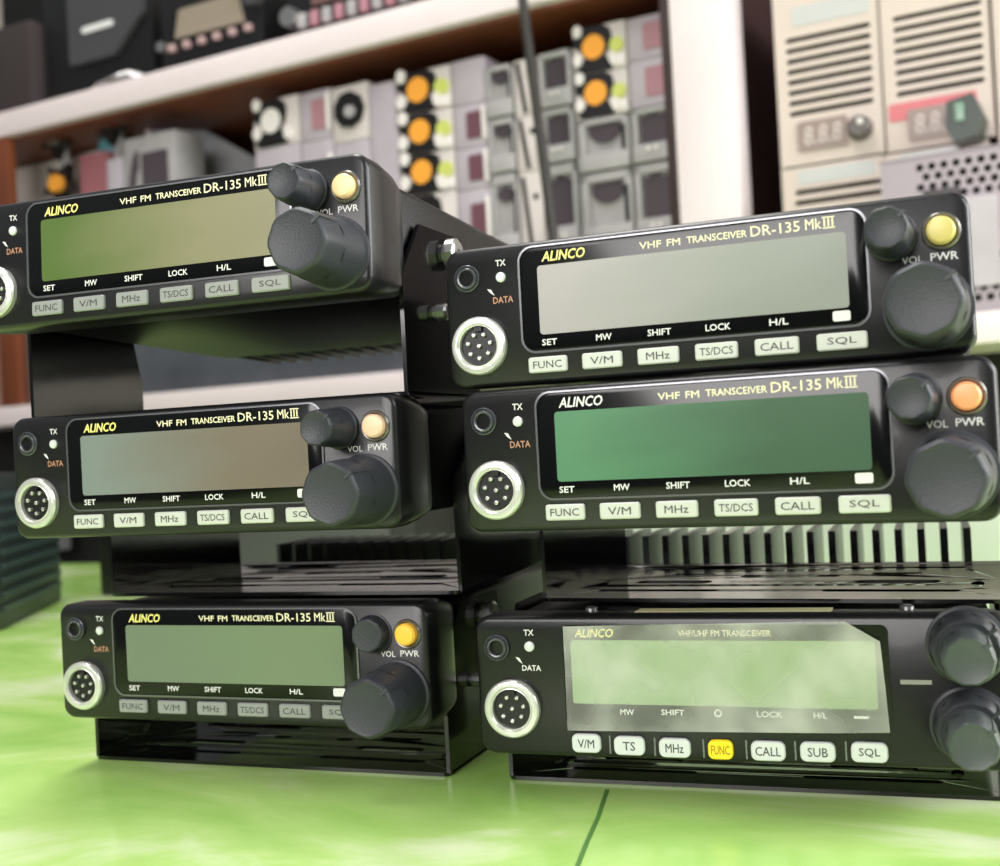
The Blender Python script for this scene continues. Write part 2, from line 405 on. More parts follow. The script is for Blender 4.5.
# ---- the larger radio at the bottom right
def make_635():
    W = 150.0; h = 41.0
    root = empty('radio_transceiver', (0, 0, 0))
    bezel(root, W, h, 3.0); chassis_parts(root, W, h, 11.5, 1.35)
    bm = bmesh.new(); loft_rr(bm, [(.3, 27.5, 119, -31.6, -2.6, 2), (-.5, 27.5, 119, -31.6, -2.6, 2)], n=4); scale_mm(bm)
    win = finish('display_window', bm, WINBLK, root)
    bm = bmesh.new(); loft_rr(bm, [(-.4, 30, 115.5, -25.5, -7, .8), (-.6, 30, 115.5, -25.5, -7, .8)], n=3); scale_mm(bm)
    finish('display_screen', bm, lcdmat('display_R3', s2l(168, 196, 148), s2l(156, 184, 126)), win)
    panel_text(win, [('ALINCO', 31.5, 43, -4.9, 2.4, .035, .25)], YEL, -.6, 'brand_lettering')
    panel_text(win, [('VHF/UHF FM TRANSCEIVER', 62, 88, -4.9, 1.7, .02)], CREAM, -.6, 'model_lettering')
    panel_text(win, [('MW', 44, 48, -27.7, 1.6, .03), ('SHIFT', 56, 62.6, -27.5, 1.6, .03), ('LOCK', 83, 90, -27.4, 1.6, .03), ('H/L', 98.4, 102, -27.4, 1.6, .03)], WHT, -.6, 'function_lettering')
    bm = bmesh.new(); disc_loft(bm, 72.2, -27.4, [(-.55, 1.1), (-.7, 1.1), (-.7, .7), (-.55, .7)], n=20, cap0=False, cap1=False); scale_mm(bm); finish('clock_symbol', bm, WHT, win)
    bm = bmesh.new(); box(bm, 109, 113, -.75, -.55, -28, -27.3); scale_mm(bm); finish('key_symbol', bm, WHT, win)
    # peeling clear protective film with one clipped corner
    bm = bmesh.new()
    pts = [(28.2, -33.2), (60, -32.8), (90, -32.0), (118.2, -30.4), (117.0, -6.2), (109, -.9), (95, -1.6), (60, -2.4), (28.2, -2.9)]
    n = 30; mm_ = 12
    import itertools
    grid = {}
    for i in range(n+1):
        for j in range(mm_+1):
            u = i/n; v = j/mm_
            xb = 28.4+u*(118.2-28.4); zb = -33.0+u*1.6*u; xt = 28.2+u*(117.0-28.2); zt = -2.9+u*1.6
            if u > .9: zt -= (u-.9)/.1*5.4
            xx = xb+(xt-xb)*v; zz = zb+(zt-zb)*v
            lift = 1.3+1.5*(max(0, .25-u)*max(0, .55-v))*6+2.2*max(0, u-.78)*max(0, v-.5)*8+.3*math.sin(9*u+3*v)
            grid[i, j] = bm.verts.new((xx, -lift, zz))
    for i in range(n):
        for j in range(mm_): bm.faces.new((grid[i, j], grid[i+1, j], grid[i+1, j+1], grid[i, j+1]))
    scale_mm(bm)
    F = bpy.data.materials.new('clear_film'); F.use_nodes = True; nt = F.node_tree; nt.nodes.clear()
    out = nt.nodes.new('ShaderNodeOutputMaterial'); mx = nt.nodes.new('ShaderNodeMixShader'); tr = nt.nodes.new('ShaderNodeBsdfTransparent'); pr = nt.nodes.new('ShaderNodeBsdfPrincipled')
    pr.inputs['Base Color'].default_value = (.92, .93, .86, 1); pr.inputs['Roughness'].default_value = .3
    nz = nt.nodes.new('ShaderNodeTexNoise'); nz.inputs['Scale'].default_value = 45; tc = nt.nodes.new('ShaderNodeTexCoord'); nt.links.new(tc.outputs['Object'], nz.inputs['Vector'])
    mr = nt.nodes.new('ShaderNodeMapRange'); mr.inputs['To Min'].default_value = .16; mr.inputs['To Max'].default_value = .52; mr.inputs['From Min'].default_value = .35; mr.inputs['From Max'].default_value = .7
    nt.links.new(nz.outputs['Fac'], mr.inputs['Value']); nt.links.new(mr.outputs['Result'], mx.inputs['Fac'])
    nt.links.new(tr.outputs[0], mx.inputs[1]); nt.links.new(pr.outputs[0], mx.inputs[2]); nt.links.new(mx.outputs[0], out.inputs['Surface'])
    f = finish('protective_film', bm, F, win, 60); f['label'] = 'clear protective film peeling off the display'
    # buttons on a shallow arc
    yb = mat('button_yellow', s2l(250, 222, 40), .35, emis=.15)
    wb = mat('button_white', s2l(222, 226, 224), .35)
    for k, (cx, w) in enumerate(((33.4, 8.6), (46.2, 9), (59.4, 9), (72.4, 7), (85.6, 9.4), (99, 9.4), (112.6, 9.6))):
        t = (cx-73)/40
        b = button(root, cx, -37.6+.6*t*t, w, 5.4, yb if k == 3 else wb, ('V/M', 'TS', 'MHz', 'FUNC', 'CALL', 'SUB', 'SQL')[k], 1.4, 1.7, BTNT if k != 3 else mat('legend_amber', s2l(170, 130, 20), .5))
        if k == 3: b['label'] = 'yellow function button'
        bm = bmesh.new()
        if k:
            box(bm, cx-w/2-1.6, cx-w/2-1.1, -.35, .1, -40.2+.6*t*t, -34.9+.6*t*t); scale_mm(bm); finish('groove_line', bm, RIM, root, 0)
    mic_socket(root, 11.1, -27.4, 8.6); data_jack(root, 6.9, -9.4)
    bm = bmesh.new(); disc_loft(bm, 17.2, -9.0, [(.2, 1.6), (-.5, 1.5), (-.9, .9)], n=20); scale_mm(bm); finish('transmit_light', bm, LED, root)
    panel_text(root, [('TX', 15.6, 18.6, -4.9, 1.7, .03)], WHT, name='transmit_lettering')
    panel_text(root, [('DATA', 14.6, 20.4, -15.4, 1.6, .03)], WHT, name='data_lettering')
    bm = bmesh.new(); vs = [bm.verts.new(p) for p in ((12.6, -.05, -12.2), (13.8, -.05, -12.4), (14.8, -.05, -14.2), (13.6, -.05, -13.4))]; bm.faces.new(vs); scale_mm(bm); finish('arrow_mark', bm, WHT, root, 0)
    bm = bmesh.new(); box(bm, 121.5, 129.5, -.25, .1, -18.6, -17.4); scale_mm(bm); finish('volume_mark', bm, mat('mark_grey', s2l(150, 150, 140), .5), root, 0)
    for cz in (-8.0, -29.0):
        kb = knob(root, 'outer_knob', 138.6, cz, 9.6, 8.8, 11, mat('knob_outer', s2l(50, 52, 56), .4), True, 12)
        knob(root, 'inner_knob', 138.6, cz, 6.6, 6.3, 24, mat('knob_inner', s2l(70, 76, 76), .42), True, 10)
    # sticker and two screws on the top cover
    bm = bmesh.new(); box(bm, 48, 104, 7, 14, -.05, .12); scale_mm(bm); st = finish('paper_sticker', bm, mat('sticker_cream', s2l(206, 202, 150), .5, noise=.06), root)
    for x in (33.5, 124):
        bm = bmesh.new(); disc_loft(bm, 0, 0, [(0, 1.9), (-.7, 1.9), (-1.1, 1.1)], n=16)
        bmesh.ops.rotate(bm, verts=bm.verts, cent=(0, 0, 0), matrix=Matrix.Rotation(math.radians(-90), 3, 'X'))
        bmesh.ops.translate(bm, verts=bm.verts, vec=(x, 12, .0)); scale_mm(bm); finish('screw', bm, CHROMED, root)
    return root, W, h
r3, W3, h3 = make_635()
shift_children(r3, W3, h3)
b3 = bracket(r3, W3); b3.location = Vector((0, 20*MM, -(105.6-50.9-h3-.7)*MM))
x, y, z, yaw, pit = POSE['R3']
M = Matrix.Translation(Vector((x*MM, y*MM, z*MM+ZC))) @ Matrix.Rotation(yaw, 4, 'Z') @ Matrix.Translation(Vector((W3/2*MM, 0, -h3*MM)))
r3.location = M.to_translation(); r3.rotation_euler = M.to_euler()
tag(r3, 'wider black mobile radio at the bottom right, peeling film and one yellow button', 'radio', 'mobile radios stacked on the green table')

# ------------------------------------------------------------------ table
TZ = ZC-.1056
trot = math.radians(-24)
tb = empty('table', (0.12, 0.50, 0), trot)
TB = bpy.data.materials.new('green_vinyl'); TB.use_nodes = True; nt = TB.node_tree; b = nt.nodes['Principled BSDF']
b.inputs['Roughness'].default_value = .22; b.inputs['Specular IOR Level'].default_value = .6
tc = nt.nodes.new('ShaderNodeTexCoord')
def N(t, **k):
    n = nt.nodes.new(t)
    for a, v in k.items(): n.inputs[a].default_value = v
    return n
mp = N('ShaderNodeMapping'); mp.inputs['Scale'].default_value = (1, 1.6, 1); nt.links.new(tc.outputs['Object'], mp.inputs['Vector'])
n1 = N('ShaderNodeTexNoise', Scale=9.0, Detail=5.0, Roughness=.55, Distortion=.6); nt.links.new(mp.outputs[0], n1.inputs['Vector'])
r1 = nt.nodes.new('ShaderNodeValToRGB'); r1.color_ramp.elements[0].position = .34; r1.color_ramp.elements[1].position = .68
r1.color_ramp.elements[0].color = (*s2l(156, 204, 98), 1); r1.color_ramp.elements[1].color = (*s2l(230, 242, 200), 1)  # palest patches put white surface reflections into the cover colour
e = r1.color_ramp.elements.new(.52); e.color = (*s2l(186, 222, 128), 1)
nt.links.new(n1.outputs['Fac'], r1.inputs['Fac']); nt.links.new(r1.outputs['Color'], b.inputs['Base Color'])
n2 = N('ShaderNodeTexNoise', Scale=14.0, Detail=2.0); nt.links.new(tc.outputs['Object'], n2.inputs['Vector'])
bp = N('ShaderNodeBump', Strength=.25, Distance=.004); nt.links.new(n2.outputs['Fac'], bp.inputs['Height']); nt.links.new(bp.outputs['Normal'], b.inputs['Normal'])
bm = bmesh.new(); box(bm, -.95, .75, -.55, .54, TZ-.03, TZ, .004); finish('tabletop', bm, TB, tb)
WOOD = mat('table_wood', s2l(110, 75, 48), .5, noise=.2, nscale=12)
for sx in (-.88, .68):
    for sy in (-.48, .47):
        bm = bmesh.new(); loft(bm, [[(sx+a*w, sy+c*w, z) for a, c in ((-1, -1), (1, -1), (1, 1), (-1, 1))] for z, w in ((0, .02), (TZ-.03, .03))]); finish('leg', bm, WOOD, tb)
tag(tb, 'table with a glossy light green mottled cover under the radio stacks', 'table')
# crease in the cover
def tab(px, py): return hit(px, py, Vector((0, 0, TZ)), Vector((0, 0, 1)))
pts = [tab(*p) for p in ((607, 790), (598, 818), (588, 840), (578, 865), (570, 890))]
bm = bmesh.new(); prev = None
Mi = (Matrix.Translation(Vector((.12, .5, 0))) @ Matrix.Rotation(trot, 4, 'Z')).inverted()
for p in pts:
    q = Mi @ p; w = .0006
    a = bm.verts.new((q.x-w, q.y, TZ+.0002)); c = bm.verts.new((q.x+w, q.y, TZ+.0002))
    if prev: bm.faces.new((prev[0], prev[1], c, a))
    prev = (a, c)
finish('cover_crease', bm, mat('crease_green', s2l(92, 140, 70), .4), tb, 0)

# ------------------------------------------------------------------ background shelving
BY = math.radians(-29)
UX = Vector((math.cos(BY), math.sin(BY), 0)); NY = Vector((-math.sin(BY), math.cos(BY), 0))
D0 = 1.2
BO = Vector((0, D0, 0))
def bg(px, py, off=0.0):
    p = hit(px, py, BO+NY*off+Vector((0, 0, ZC)), NY)
    d = p-BO
    return d.dot(UX), p.z
def brect(x0, y0, x1, y1, off):
    """rectangle on the shelf front plane seen between these image points (mid-edges)"""
    xm, ym = (x0+x1)/2, (y0+y1)/2
    return bg(x0, ym, off)[0], bg(x1, ym, off)[0], bg(xm, y1, off)[1], bg(xm, y0, off)[1]
WHITE = mat('shelf_white_paint', s2l(232, 218, 219), .45, noise=.03, nscale=8)
BROWN = mat('shelf_brown_wood', s2l(112, 58, 32), .45, noise=.25, nscale=7)
DARKW = mat('shelf_dark_wood', s2l(40, 22, 18), .6, noise=.3, nscale=9)
def bgroot(name, u, off, z):
    p = BO+UX*u+NY*off
    return empty(name, (p.x, p.y, z), BY)
sh = bgroot('shelving_unit', 0, 0, 0)
u_l, u_r = -1.1, .75
zt = (bg(0, 101)[1]+bg(450, 8)[1])/2; zb_ = (bg(0, 127)[1]+bg(450, 37)[1])/2
print('shelf z', bg(0, 101), bg(450, 8), bg(0, 127), bg(450, 37))
z2t = (bg(5, 398)[1]+bg(430, 379)[1])/2; z2b = z2t-.024
print('board2', bg(5, 398), bg(430, 379), 'post', bg(668, 5), bg(683, 215), bg(730, 5), bg(746, 205))
up0 = bg(676, 120)[0]; up1 = bg(738, 120)[0]
def sbox(name, x0, x1, y0, y1, z0, z1, m_, parent, bev=.001):
    bm = bmesh.new(); box(bm, x0, x1, y0, y1, z0, z1, bev); return finish(name, bm, m_, parent)
sbox('shelf_board', u_l, up0, 0, .34, zb_, zt, WHITE, sh)
sbox('board_underside', u_l, up0, .012, .34, zb_-.004, zb_, BROWN, sh)
sbox('shelf_board', u_l, u_r, 0, .34, z2b, z2t, WHITE, sh)
sbox('post', up0, up1, -.004, .03, 0, 1.75, WHITE, sh, .002)
sbox('side_panel', up1-.03, up1-.012, .03, .34, 0, 1.75, mat('panel_maroon', s2l(52, 26, 24), .6), sh)
sbox('back_panel', u_l, up0, .34, .352, z2t, zb_, BROWN, sh)
sbox('back_panel', u_l, up0, .34, .352, zt, 1.75, mat('panel_black', s2l(16, 14, 13), .7), sh)
sbox('back_panel', up1, u_r, .30, .312, z2t, 1.75, DARKW, sh)
sbox('back_panel', u_l, u_r, .10, .112, 0.0, z2b, mat('panel_darkgrey', s2l(20, 20, 20), .7), sh)
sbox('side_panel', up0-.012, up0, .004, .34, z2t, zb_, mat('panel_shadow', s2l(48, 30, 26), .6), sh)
uL = bg(6, 165)[0]
sbox('divider', uL-.03, uL+.004, .0, .012, z2t, zb_, BROWN, sh)
tag(sh, 'white-edged wooden shelving with brown inside behind the radios', 'shelving')

# riser the boxed goods stand on
Zr = bg(690, 236)[1]
u0, u1 = bg(16, 250)[0], bg(668, 250)[0]
rs = bgroot('display_riser', u0, .03, z2t)
sbox('riser_top', 0, u1-u0, 0, .2, Zr-z2t-.01, Zr-z2t-.0005, mat('riser_grey', s2l(150, 145, 145), .5), rs)
for q in (0, .45, .95): sbox('riser_side', (u1-u0)*q+.0, (u1-u0)*q+.02, .0, .2, 0, Zr-z2t-.01, mat('riser_grey', (0.3,)*3), rs)
sbox('riser_front', 0, u1-u0, -.004, .0, 0, Zr-z2t-.0005, mat('riser_dark', s2l(74, 78, 84), .4, noise=.3, nscale=10), rs)
tag(rs, 'low grey riser on the shelf hidden behind the radios, carrying the boxed goods', 'riser')

LILAC = mat('carton_lilac_grey', s2l(186, 176, 184), .45, noise=.06, nscale=30)
GREYC = mat('carton_grey', s2l(172, 168, 168), .42, noise=.08, nscale=40)
PALE = mat('carton_pale', s2l(214, 204, 200), .4, noise=.05, nscale=40)
BLK = mat('print_black', s2l(22, 18, 18), .4)
DKGR = mat('window_dark', s2l(78, 68, 74), .3)
ORNG = mat('disc_orange', s2l(240, 162, 58), .4, emis=.12)
YGRN = mat('disc_yellow_green', s2l(205, 212, 110), .4)
WDISC = mat('disc_white', s2l(238, 230, 226), .4)
PINK = mat('carton_pink', s2l(176, 128, 138), .45)
MAROON = mat('window_maroon', s2l(112, 72, 84), .4)
def poly(bm, pts, y):
    vs = [bm.verts.new((x, y, z)) for x, z in pts]; bm.faces.new(vs)
def thick(bm, pts, y0, y1):
    a = [bm.verts.new((x, y0, z)) for x, z in pts]; b_ = [bm.verts.new((x, y1, z)) for x, z in pts]
    bm.faces.new(a); bm.faces.new(list(reversed(b_)))
    for i in range(len(pts)): bm.faces.new((a[i], b_[i], b_[(i+1) % len(pts)], a[(i+1) % len(pts)]))
def circ(cx, cz, r, n=20, sq=1): return [(cx+r*math.cos(2*math.pi*i/n), cz+r*sq*math.sin(2*math.pi*i/n)) for i in range(n)]
def goods(kind, x0, y0, x1, y1, label, group=None, off=.03, zbot=None, ztop=None, cat='box'):
    a, b_, z0, z1 = brect(x0, y0, x1, y1, off)
    if zbot is not None: z0 = zbot
    if ztop is not None: z1 = ztop
    w, h = b_-a-.0006, z1-z0-.0004
    t = bgroot({'disc': 'disc_box', 'window': 'window_module', 'blob': 'housing_module', 'slit': 'narrow_module', 'pinkwin': 'lilac_box', 'plain': 'carton', 'dial': 'dial_box'}[kind], a, off, z0)
    d = .11
    body = {'disc': PALE, 'window': GREYC, 'blob': GREYC, 'slit': PALE, 'pinkwin': LILAC, 'plain': LILAC, 'dial': PALE}[kind]
    bm = bmesh.new()
    if kind in ('window', 'blob'):
        box(bm, 0, w, .004, d, 0, h, .0015)
        box(bm, .001, w-.001, -.004, .006, .001, h*.34, .002)       # ledge at the foot
        box(bm, .001, w*.16, -.002, .006, h*.3, h-.001, .001); box(bm, w*.86, w-.001, -.002, .006, h*.3, h-.001, .001)
        box(bm, .001, w-.001, -.002, .006, h*.88, h-.001, .001)
    else: box(bm, 0, w, 0, d, 0, h, .0015)
    finish('carton_body', bm, body, t)
    if kind == 'disc':
        bm = bmesh.new()
        f = w*.72
        pts = [(.02, .8), (.2, .84), (.3, .99), (.8, .99), (.98, .9), (1.04, .72), (.98, .5), (.84, .34), (1.06, .1), (1.0, .01), (.2, .01), (.04, .1), (.3, .34), (.2, .5), (.02, .62)]
        thick(bm, [(p*f, q*h) for p, q in pts], -.0012, .0005); finish('black_emblem', bm, BLK, t, 0)
        bm = bmesh.new(); thick(bm, circ(f*.55, h*.55, min(f, h)*.30), -.0022, -.001); finish('round_disc', bm, WDISC if 'white' in label.split('disc')[0] else ORNG, t, 0)
        for (p, q) in ((.08, .93), (.06, .32), (1.0, .22)):
            bm = bmesh.new(); thick(bm, circ(f*p+.003, h*q, w*.085, 16, 1.3), -.0035, .0005); finish('white_cap', bm, WDISC, t, 0)
        if 'white' not in label.split('disc')[0]:
            bm = bmesh.new(); thick(bm, circ(w*.84, h*.5, w*.13), -.003, .0005); finish('small_disc', bm, YGRN, t, 0)
            bm = bmesh.new(); box(bm, w*.74, w-.001, -.002, .001, .002, h*.3, .0006); finish('white_tab', bm, WDISC, t)
    elif kind == 'window':
        bm = bmesh.new(); thick(bm, [(w*.2, h*.36), (w*.84, h*.36), (w*.84, h*.84), (w*.62, h*.84), (w*.58, h*.93), (w*.36, h*.93), (w*.34, h*.84), (w*.2, h*.84)], .0015, .0045); finish('dark_window', bm, DKGR, t, 0)
        for p in (.42, .6):
            bm = bmesh.new(); thick(bm, circ(w*p, h*.24, w*.05, 12), -.0055, -.0035); finish('white_button', bm, WDISC, t, 0)
    elif kind == 'blob':
        bm = bmesh.new(); thick(bm, circ(w*.5, h*.78, w*.3, 14, .8)+[], .001, .0045); finish('dark_notch', bm, DKGR, t, 0)
        bm = bmesh.new(); box(bm, w*.84, w*.92, -.003, .0, h*.1, h*.8); finish('dark_slot', bm, BLK, t, 0)
    elif kind == 'slit':
        bm = bmesh.new(); thick(bm, [(w*.08, h*.95), (w*.25, h*.95), (w*.55, h*.05), (w*.38, h*.05)], -.001, .0005); finish('black_slit', bm, BLK, t, 0)
        bm = bmesh.new(); thick(bm, circ(w*.7, h*.72, w*.12, 12), -.001, .0005); finish('screw_hole', bm, BLK, t, 0)
    elif kind == 'pinkwin':
        bm = bmesh.new(); thick(bm, rr(w*.38, w*.86, h*.2, h*.82, w*.06, 3), -.0012, .0005); finish('pink_window', bm, PINK if 'pink' in label else MAROON, t, 0)
        bm = bmesh.new(); box(bm, w*.86, w*.97, -.003, .001, h*.15, h*.9, .001); finish('white_strip', bm, WDISC, t)
    elif kind == 'dial':
        bm = bmesh.new(); thick(bm, circ(w*.5, h*.55, w*.42, 9), -.004, .0005); finish('black_dial', bm, BLK, t, 0)
        bm = bmesh.new(); thick(bm, circ(w*.56, h*.5, w*.14, 12), -.007, -.0035); finish('grey_hub', bm, GREYC, t, 0)
    tag(t, label, cat, group)
    return z0
def column(kind_list, x0, x1, ys, shear=.075):
    """stack of goods; ys are image heights of the box edges from the top down, last one rests on the riser"""
    zs = []
    for i, (kind, label, group) in enumerate(kind_list):
        c = (x0+x1)/2
        zs.append((bg(c, ys[i], .03)[1], bg(c, ys[i+1], .03)[1] if i < len(kind_list)-1 else Zr))
    for (kind, label, group), (za, zb) in zip(kind_list, zs):
        goods(kind, x0, ys[0], x1, ys[0]+60, label, group, .03, zb, za)
G1 = 'boxes with round orange discs'; G2 = 'grey modules on the shelf'; G3 = 'lilac boxes on the shelf'
column([('disc', 'white disc black and white box at the left of the row under the shelf', None), ('plain', 'plain lilac carton under the white disc box', G3)], 254, 300, [98, 146, 190])
column([('pinkwin', 'upper pinkish box between the white disc box and the black dial box', G3), ('pinkwin', 'lower maroon-fronted box between white disc box and dial box', G3)], 300.5, 332, [90, 140, 190])
column([('dial', 'pale box with a round black dial left of the plain lilac carton', None), ('plain', 'plain carton under the black dial box', G3)], 332.5, 369, [84, 141, 200])
column([('plain', 'plain lilac-grey carton left of the three orange discs', G3)], 369.5, 397, [82, 150])
column([('disc', 'orange disc box, topmost of the left column of discs', G1), ('disc', 'orange disc box, second from top in the left column of discs', G1), ('disc', 'orange disc box, third from top in the left column of discs', G1), ('disc', 'orange disc box, lowest of the left column, mostly behind the radio', G1)], 397.5, 452, [69, 112, 153, 194, 240])
column([('plain', 'lilac box topmost in the column right of the left orange discs', G3), ('pinkwin', 'maroon-windowed box second in the column right of the orange discs', G3), ('pinkwin', 'maroon-windowed box third in the column right of the orange discs', G3), ('pinkwin', 'maroon-windowed box lowest in the column right of the orange discs', G3)], 452.5, 486, [58, 104, 148, 190, 235])
column([('blob', 'grey module with dark notch, topmost, just left of the black antenna', G2), ('blob', 'grey module with dark notch, middle one left of the black antenna', G2), ('blob', 'grey module with dark notch, lowest one left of the black antenna', G2)], 486.5, 514, [64, 118, 174, 232])
column([('slit', 'narrow pale module topmost behind the black antenna', G2), ('slit', 'narrow pale module in the middle behind the black antenna', G2), ('slit', 'narrow pale module lowest behind the black antenna', G2)], 514.5, 538, [58, 116, 172, 232])
column([('window', 'grey module with dark window, topmost, right of the black antenna', G2), ('window', 'grey module with dark window, middle one right of the antenna', G2), ('window', 'grey module with dark window, lowest one right of the antenna', G2)], 538.5, 573, [50, 108, 164, 232])
column([('disc', 'orange disc box, upper of the right pair near the shelf post', G1), ('disc', 'orange disc box, lower of the right pair near the shelf post', G1), ('blob', 'tall grey module under the right orange disc pair', G2), ('blob', 'lowest tall grey module under the right orange disc pair', G2)], 573.5, 627, [24, 72, 117, 172, 232])
column([('pinkwin', 'lilac box with pink window, topmost beside the white post', G3), ('pinkwin', 'lilac box with pink window, second from top beside the white post', G3), ('window', 'grey module with wide dark window beside the white post, upper', G2), ('window', 'grey module with wide dark window beside the white post, lower', G2)], 627.5, 670, [14, 58, 106, 163, 228])

# left bay: white back card, loose parts, grey angled box
a, b_, z0, z1 = brect(15, 112, 145, 200, .1)
t = bgroot('backing_card', a, .10, Zr); bm = bmesh.new(); box(bm, 0, b_-a, 0, .006, 0, zb_-Zr-.008, .001); o = finish('card', bm, PALE, t); tag(t, 'white backing card standing in the left shelf bay', 'card')
def star(name, px, py, r, label, center, m2):
    u, z = bg(px, py, .055)
    t = bgroot(name, u, .06, Zr)
    zc = z-Zr
    bm = bmesh.new(); n = 10
    pts = [(math.cos(2*math.pi*i/n+.3)*r*(1 if i % 2 else .55), zc+math.sin(2*math.pi*i/n+.3)*r*(1 if i % 2 else .55)) for i in range(n)]
    thick(bm, pts, -.012, .0); finish('black_flange', bm, mat('flange_black', s2l(34, 30, 30), .35), t, 0)
    bm = bmesh.new(); box(bm, -.006, .006, .001, .007, 0, zc, .001); finish('stand', bm, GREYC, t)
    bm = bmesh.new(); thick(bm, circ(.002, zc, r*.38, 16), -.02, -.011); finish(center, bm, m2, t, 0)
    tag(t, label, 'connector', 'black round parts in the left bay')
star('round_connector', 58, 140, .026, 'black star-shaped part with silver centre, upper left in the left bay', 'silver_centre', CHROMED)
star('round_connector', 112, 122, .030, 'black star-shaped part with silver centre, below the shelf in the left bay', 'silver_centre', CHROMED)
star('round_connector', 62, 185, .030, 'black star-shaped part with amber centre, low in the left bay', 'amber_centre', ORNG)
def simplebox(name, x0, y0, x1, y1, off, d, m_, label, cat, zbot=None, rz=0, part='body', bev=.002, group=None):
    a, b_, z0, z1 = brect(x0, y0, x1, y1, off)
    if zbot is not None: z0 = zbot
    t = bgroot(name, a, off, z0); t.rotation_euler.z += rz
    bm = bmesh.new(); box(bm, 0, b_-a, 0, d, 0, z1-z0, bev); finish(part, bm, m_, t)
    tag(t, label, cat, group)
    return t, b_-a, z1-z0
simplebox('pink_box', 80, 153, 107, 200, .05, .022, mat('box_pink_red', s2l(178, 112, 120), .5), 'small pinkish red box in the left shelf bay', 'box', Zr)
simplebox('teal_box', 99, 137, 118, 200, .076, .02, mat('box_teal', s2l(110, 165, 175), .5), 'small teal box behind the pinkish red one', 'box', Zr)
simplebox('lilac_packet', 107, 158, 123, 200, .03, .025, LILAC, 'small lilac packet between the pink box and the dark frame', 'packet', Zr)
t, w, h = simplebox('framed_unit', 124, 134, 176, 200, .03, .05, GREYC, 'grey framed unit with a dark square window in the left bay', 'unit', Zr)
bm = bmesh.new(); thick(bm, rr(w*.36, w*.86, h*.52, h*.9, .003, 3), -.0015, .001); finish('dark_window', bm, DKGR, t, 0)
bm = bmesh.new()
for i in range(12):
    q = math.radians(100+i*14); 
arc = [(w*.3+w*.22*math.cos(math.radians(90+i*9)), h*.5+h*.42*math.sin(math.radians(90+i*9))) for i in range(11)]
arc2 = [(w*.3+w*.10*math.cos(math.radians(90+i*9)), h*.5+h*.32*math.sin(math.radians(90+i*9))) for i in range(11)]
thick(bm, arc+arc2[::-1], -.003, .001); finish('dark_arch', bm, DKGR, t, 0)
# grey box turned so that its long side shows
uu, zz = bg(147, 97, .085)
t = bgroot('turned_box', uu, .085, Zr); t.rotation_euler.z = BY+math.radians(38)
bm = bmesh.new(); thick(bm, [(0, 0), (.20, 0), (.20, (zz-Zr)*.35), (.13, (zz-Zr)*.72), (0, zz-Zr)], 0, .01)
finish('box_wall', bm, mat('box_bluegrey', s2l(150, 150, 156), .5), t)
bm = bmesh.new(); box(bm, -.004, .003, -.002, .01, 0, zz-Zr, .0008); finish('box_edge', bm, WHITE, t)
tag(t, 'blue-grey box turned at an angle in the shelf, pale front edge', 'box')
# items low on the shelf board at the far left
simplebox('brown_carton', -40, 325, 36, 374, .03, .1, mat('carton_brownpink', s2l(150, 118, 104), .6), 'brownish pink carton on the lower shelf left of the stack', 'carton', z2t)

# antenna rod in front of the boxes
p0 = hit(549, 210, BO+NY*-.05+Vector((0, 0, ZC)), NY); p1 = hit(521, -12, BO+NY*-.03+Vector((0, 0, ZC)), NY)
dirv = (p1-p0)
base_z = z2t
k = (p0.z-base_z)/dirv.z; pb0 = p0-dirv*k
an = empty('whip_antenna', pb0)
bm = bmesh.new()
def tube(bm, p, q, r0, r1, n=12):
    d = (q-p); l = d.length; d.normalize(); a = d.orthogonal().normalized(); c = d.cross(a)
    loft(bm, [[tuple(p+(a*math.cos(2*math.pi*i/n)+c*math.sin(2*math.pi*i/n))*r0) for i in range(n)], [tuple(q+(a*math.cos(2*math.pi*i/n)+c*math.sin(2*math.pi*i/n))*r1) for i in range(n)]])
tube(bm, Vector((0, 0, .02)), p1-pb0, .0052, .0048); finish('rod', bm, mat('antenna_black', s2l(46, 42, 38), .4), an)
bm = bmesh.new(); loft(bm, [[(r*math.cos(i*math.pi/10), r*math.sin(i*math.pi/10), z) for i in range(20)] for z, r in ((-.0, .024), (.006, .024), (.012, .012), (.03, .009))]); finish('base', bm, mat('antenna_black', (0, 0, 0)), an)
tag(an, 'thin black antenna rod leaning in front of the boxed goods', 'antenna')
an.location = pb0 + Vector((0, 0, 0))
# little support under the base so that it stands on the board's front
# ------------------------------------------------------------------ things above the upper shelf
BLKG = mat('case_black', s2l(20, 20, 21), .4)
DKG = mat('case_dark_grey', s2l(70, 70, 72), .4)
simplebox('dark_device', -30, 28, 30, 80, .03, .12, mat('case_brown_grey', s2l(58, 50, 50), .4), 'dark brown-grey device at the far left on the upper shelf', 'device', zt)
t, w, h = simplebox('speaker', 44, -30, 152, 70, .05, .14, BLKG, 'black speaker with a grey chamfered front and white badge on the upper shelf', 'speaker', zt)
a, b_, z0, z1 = brect(66, -20, 141, 56, .04); z0 -= zt; z1 -= zt
bm = bmesh.new(); ww = b_-a
xo = a-brect(44, -30, 152, 70, .05)[0]
thick(bm, [(xo, z1), (xo+ww, z1), (xo+ww, z0+(z1-z0)*.45), (xo+ww*.6, z0), (xo+.004, z0), (xo, z0+.004)], -.008, .002); fp = finish('front_plate', bm, DKG, t, 0)
bm = bmesh.new(); zc = z0+(z1-z0)*.42
thick(bm, rr(xo+ww*.2, xo+ww*.62, zc-.004, zc+.004, .0035, 3), -.0095, -.0075); finish('badge', bm, WHT, fp, 0)
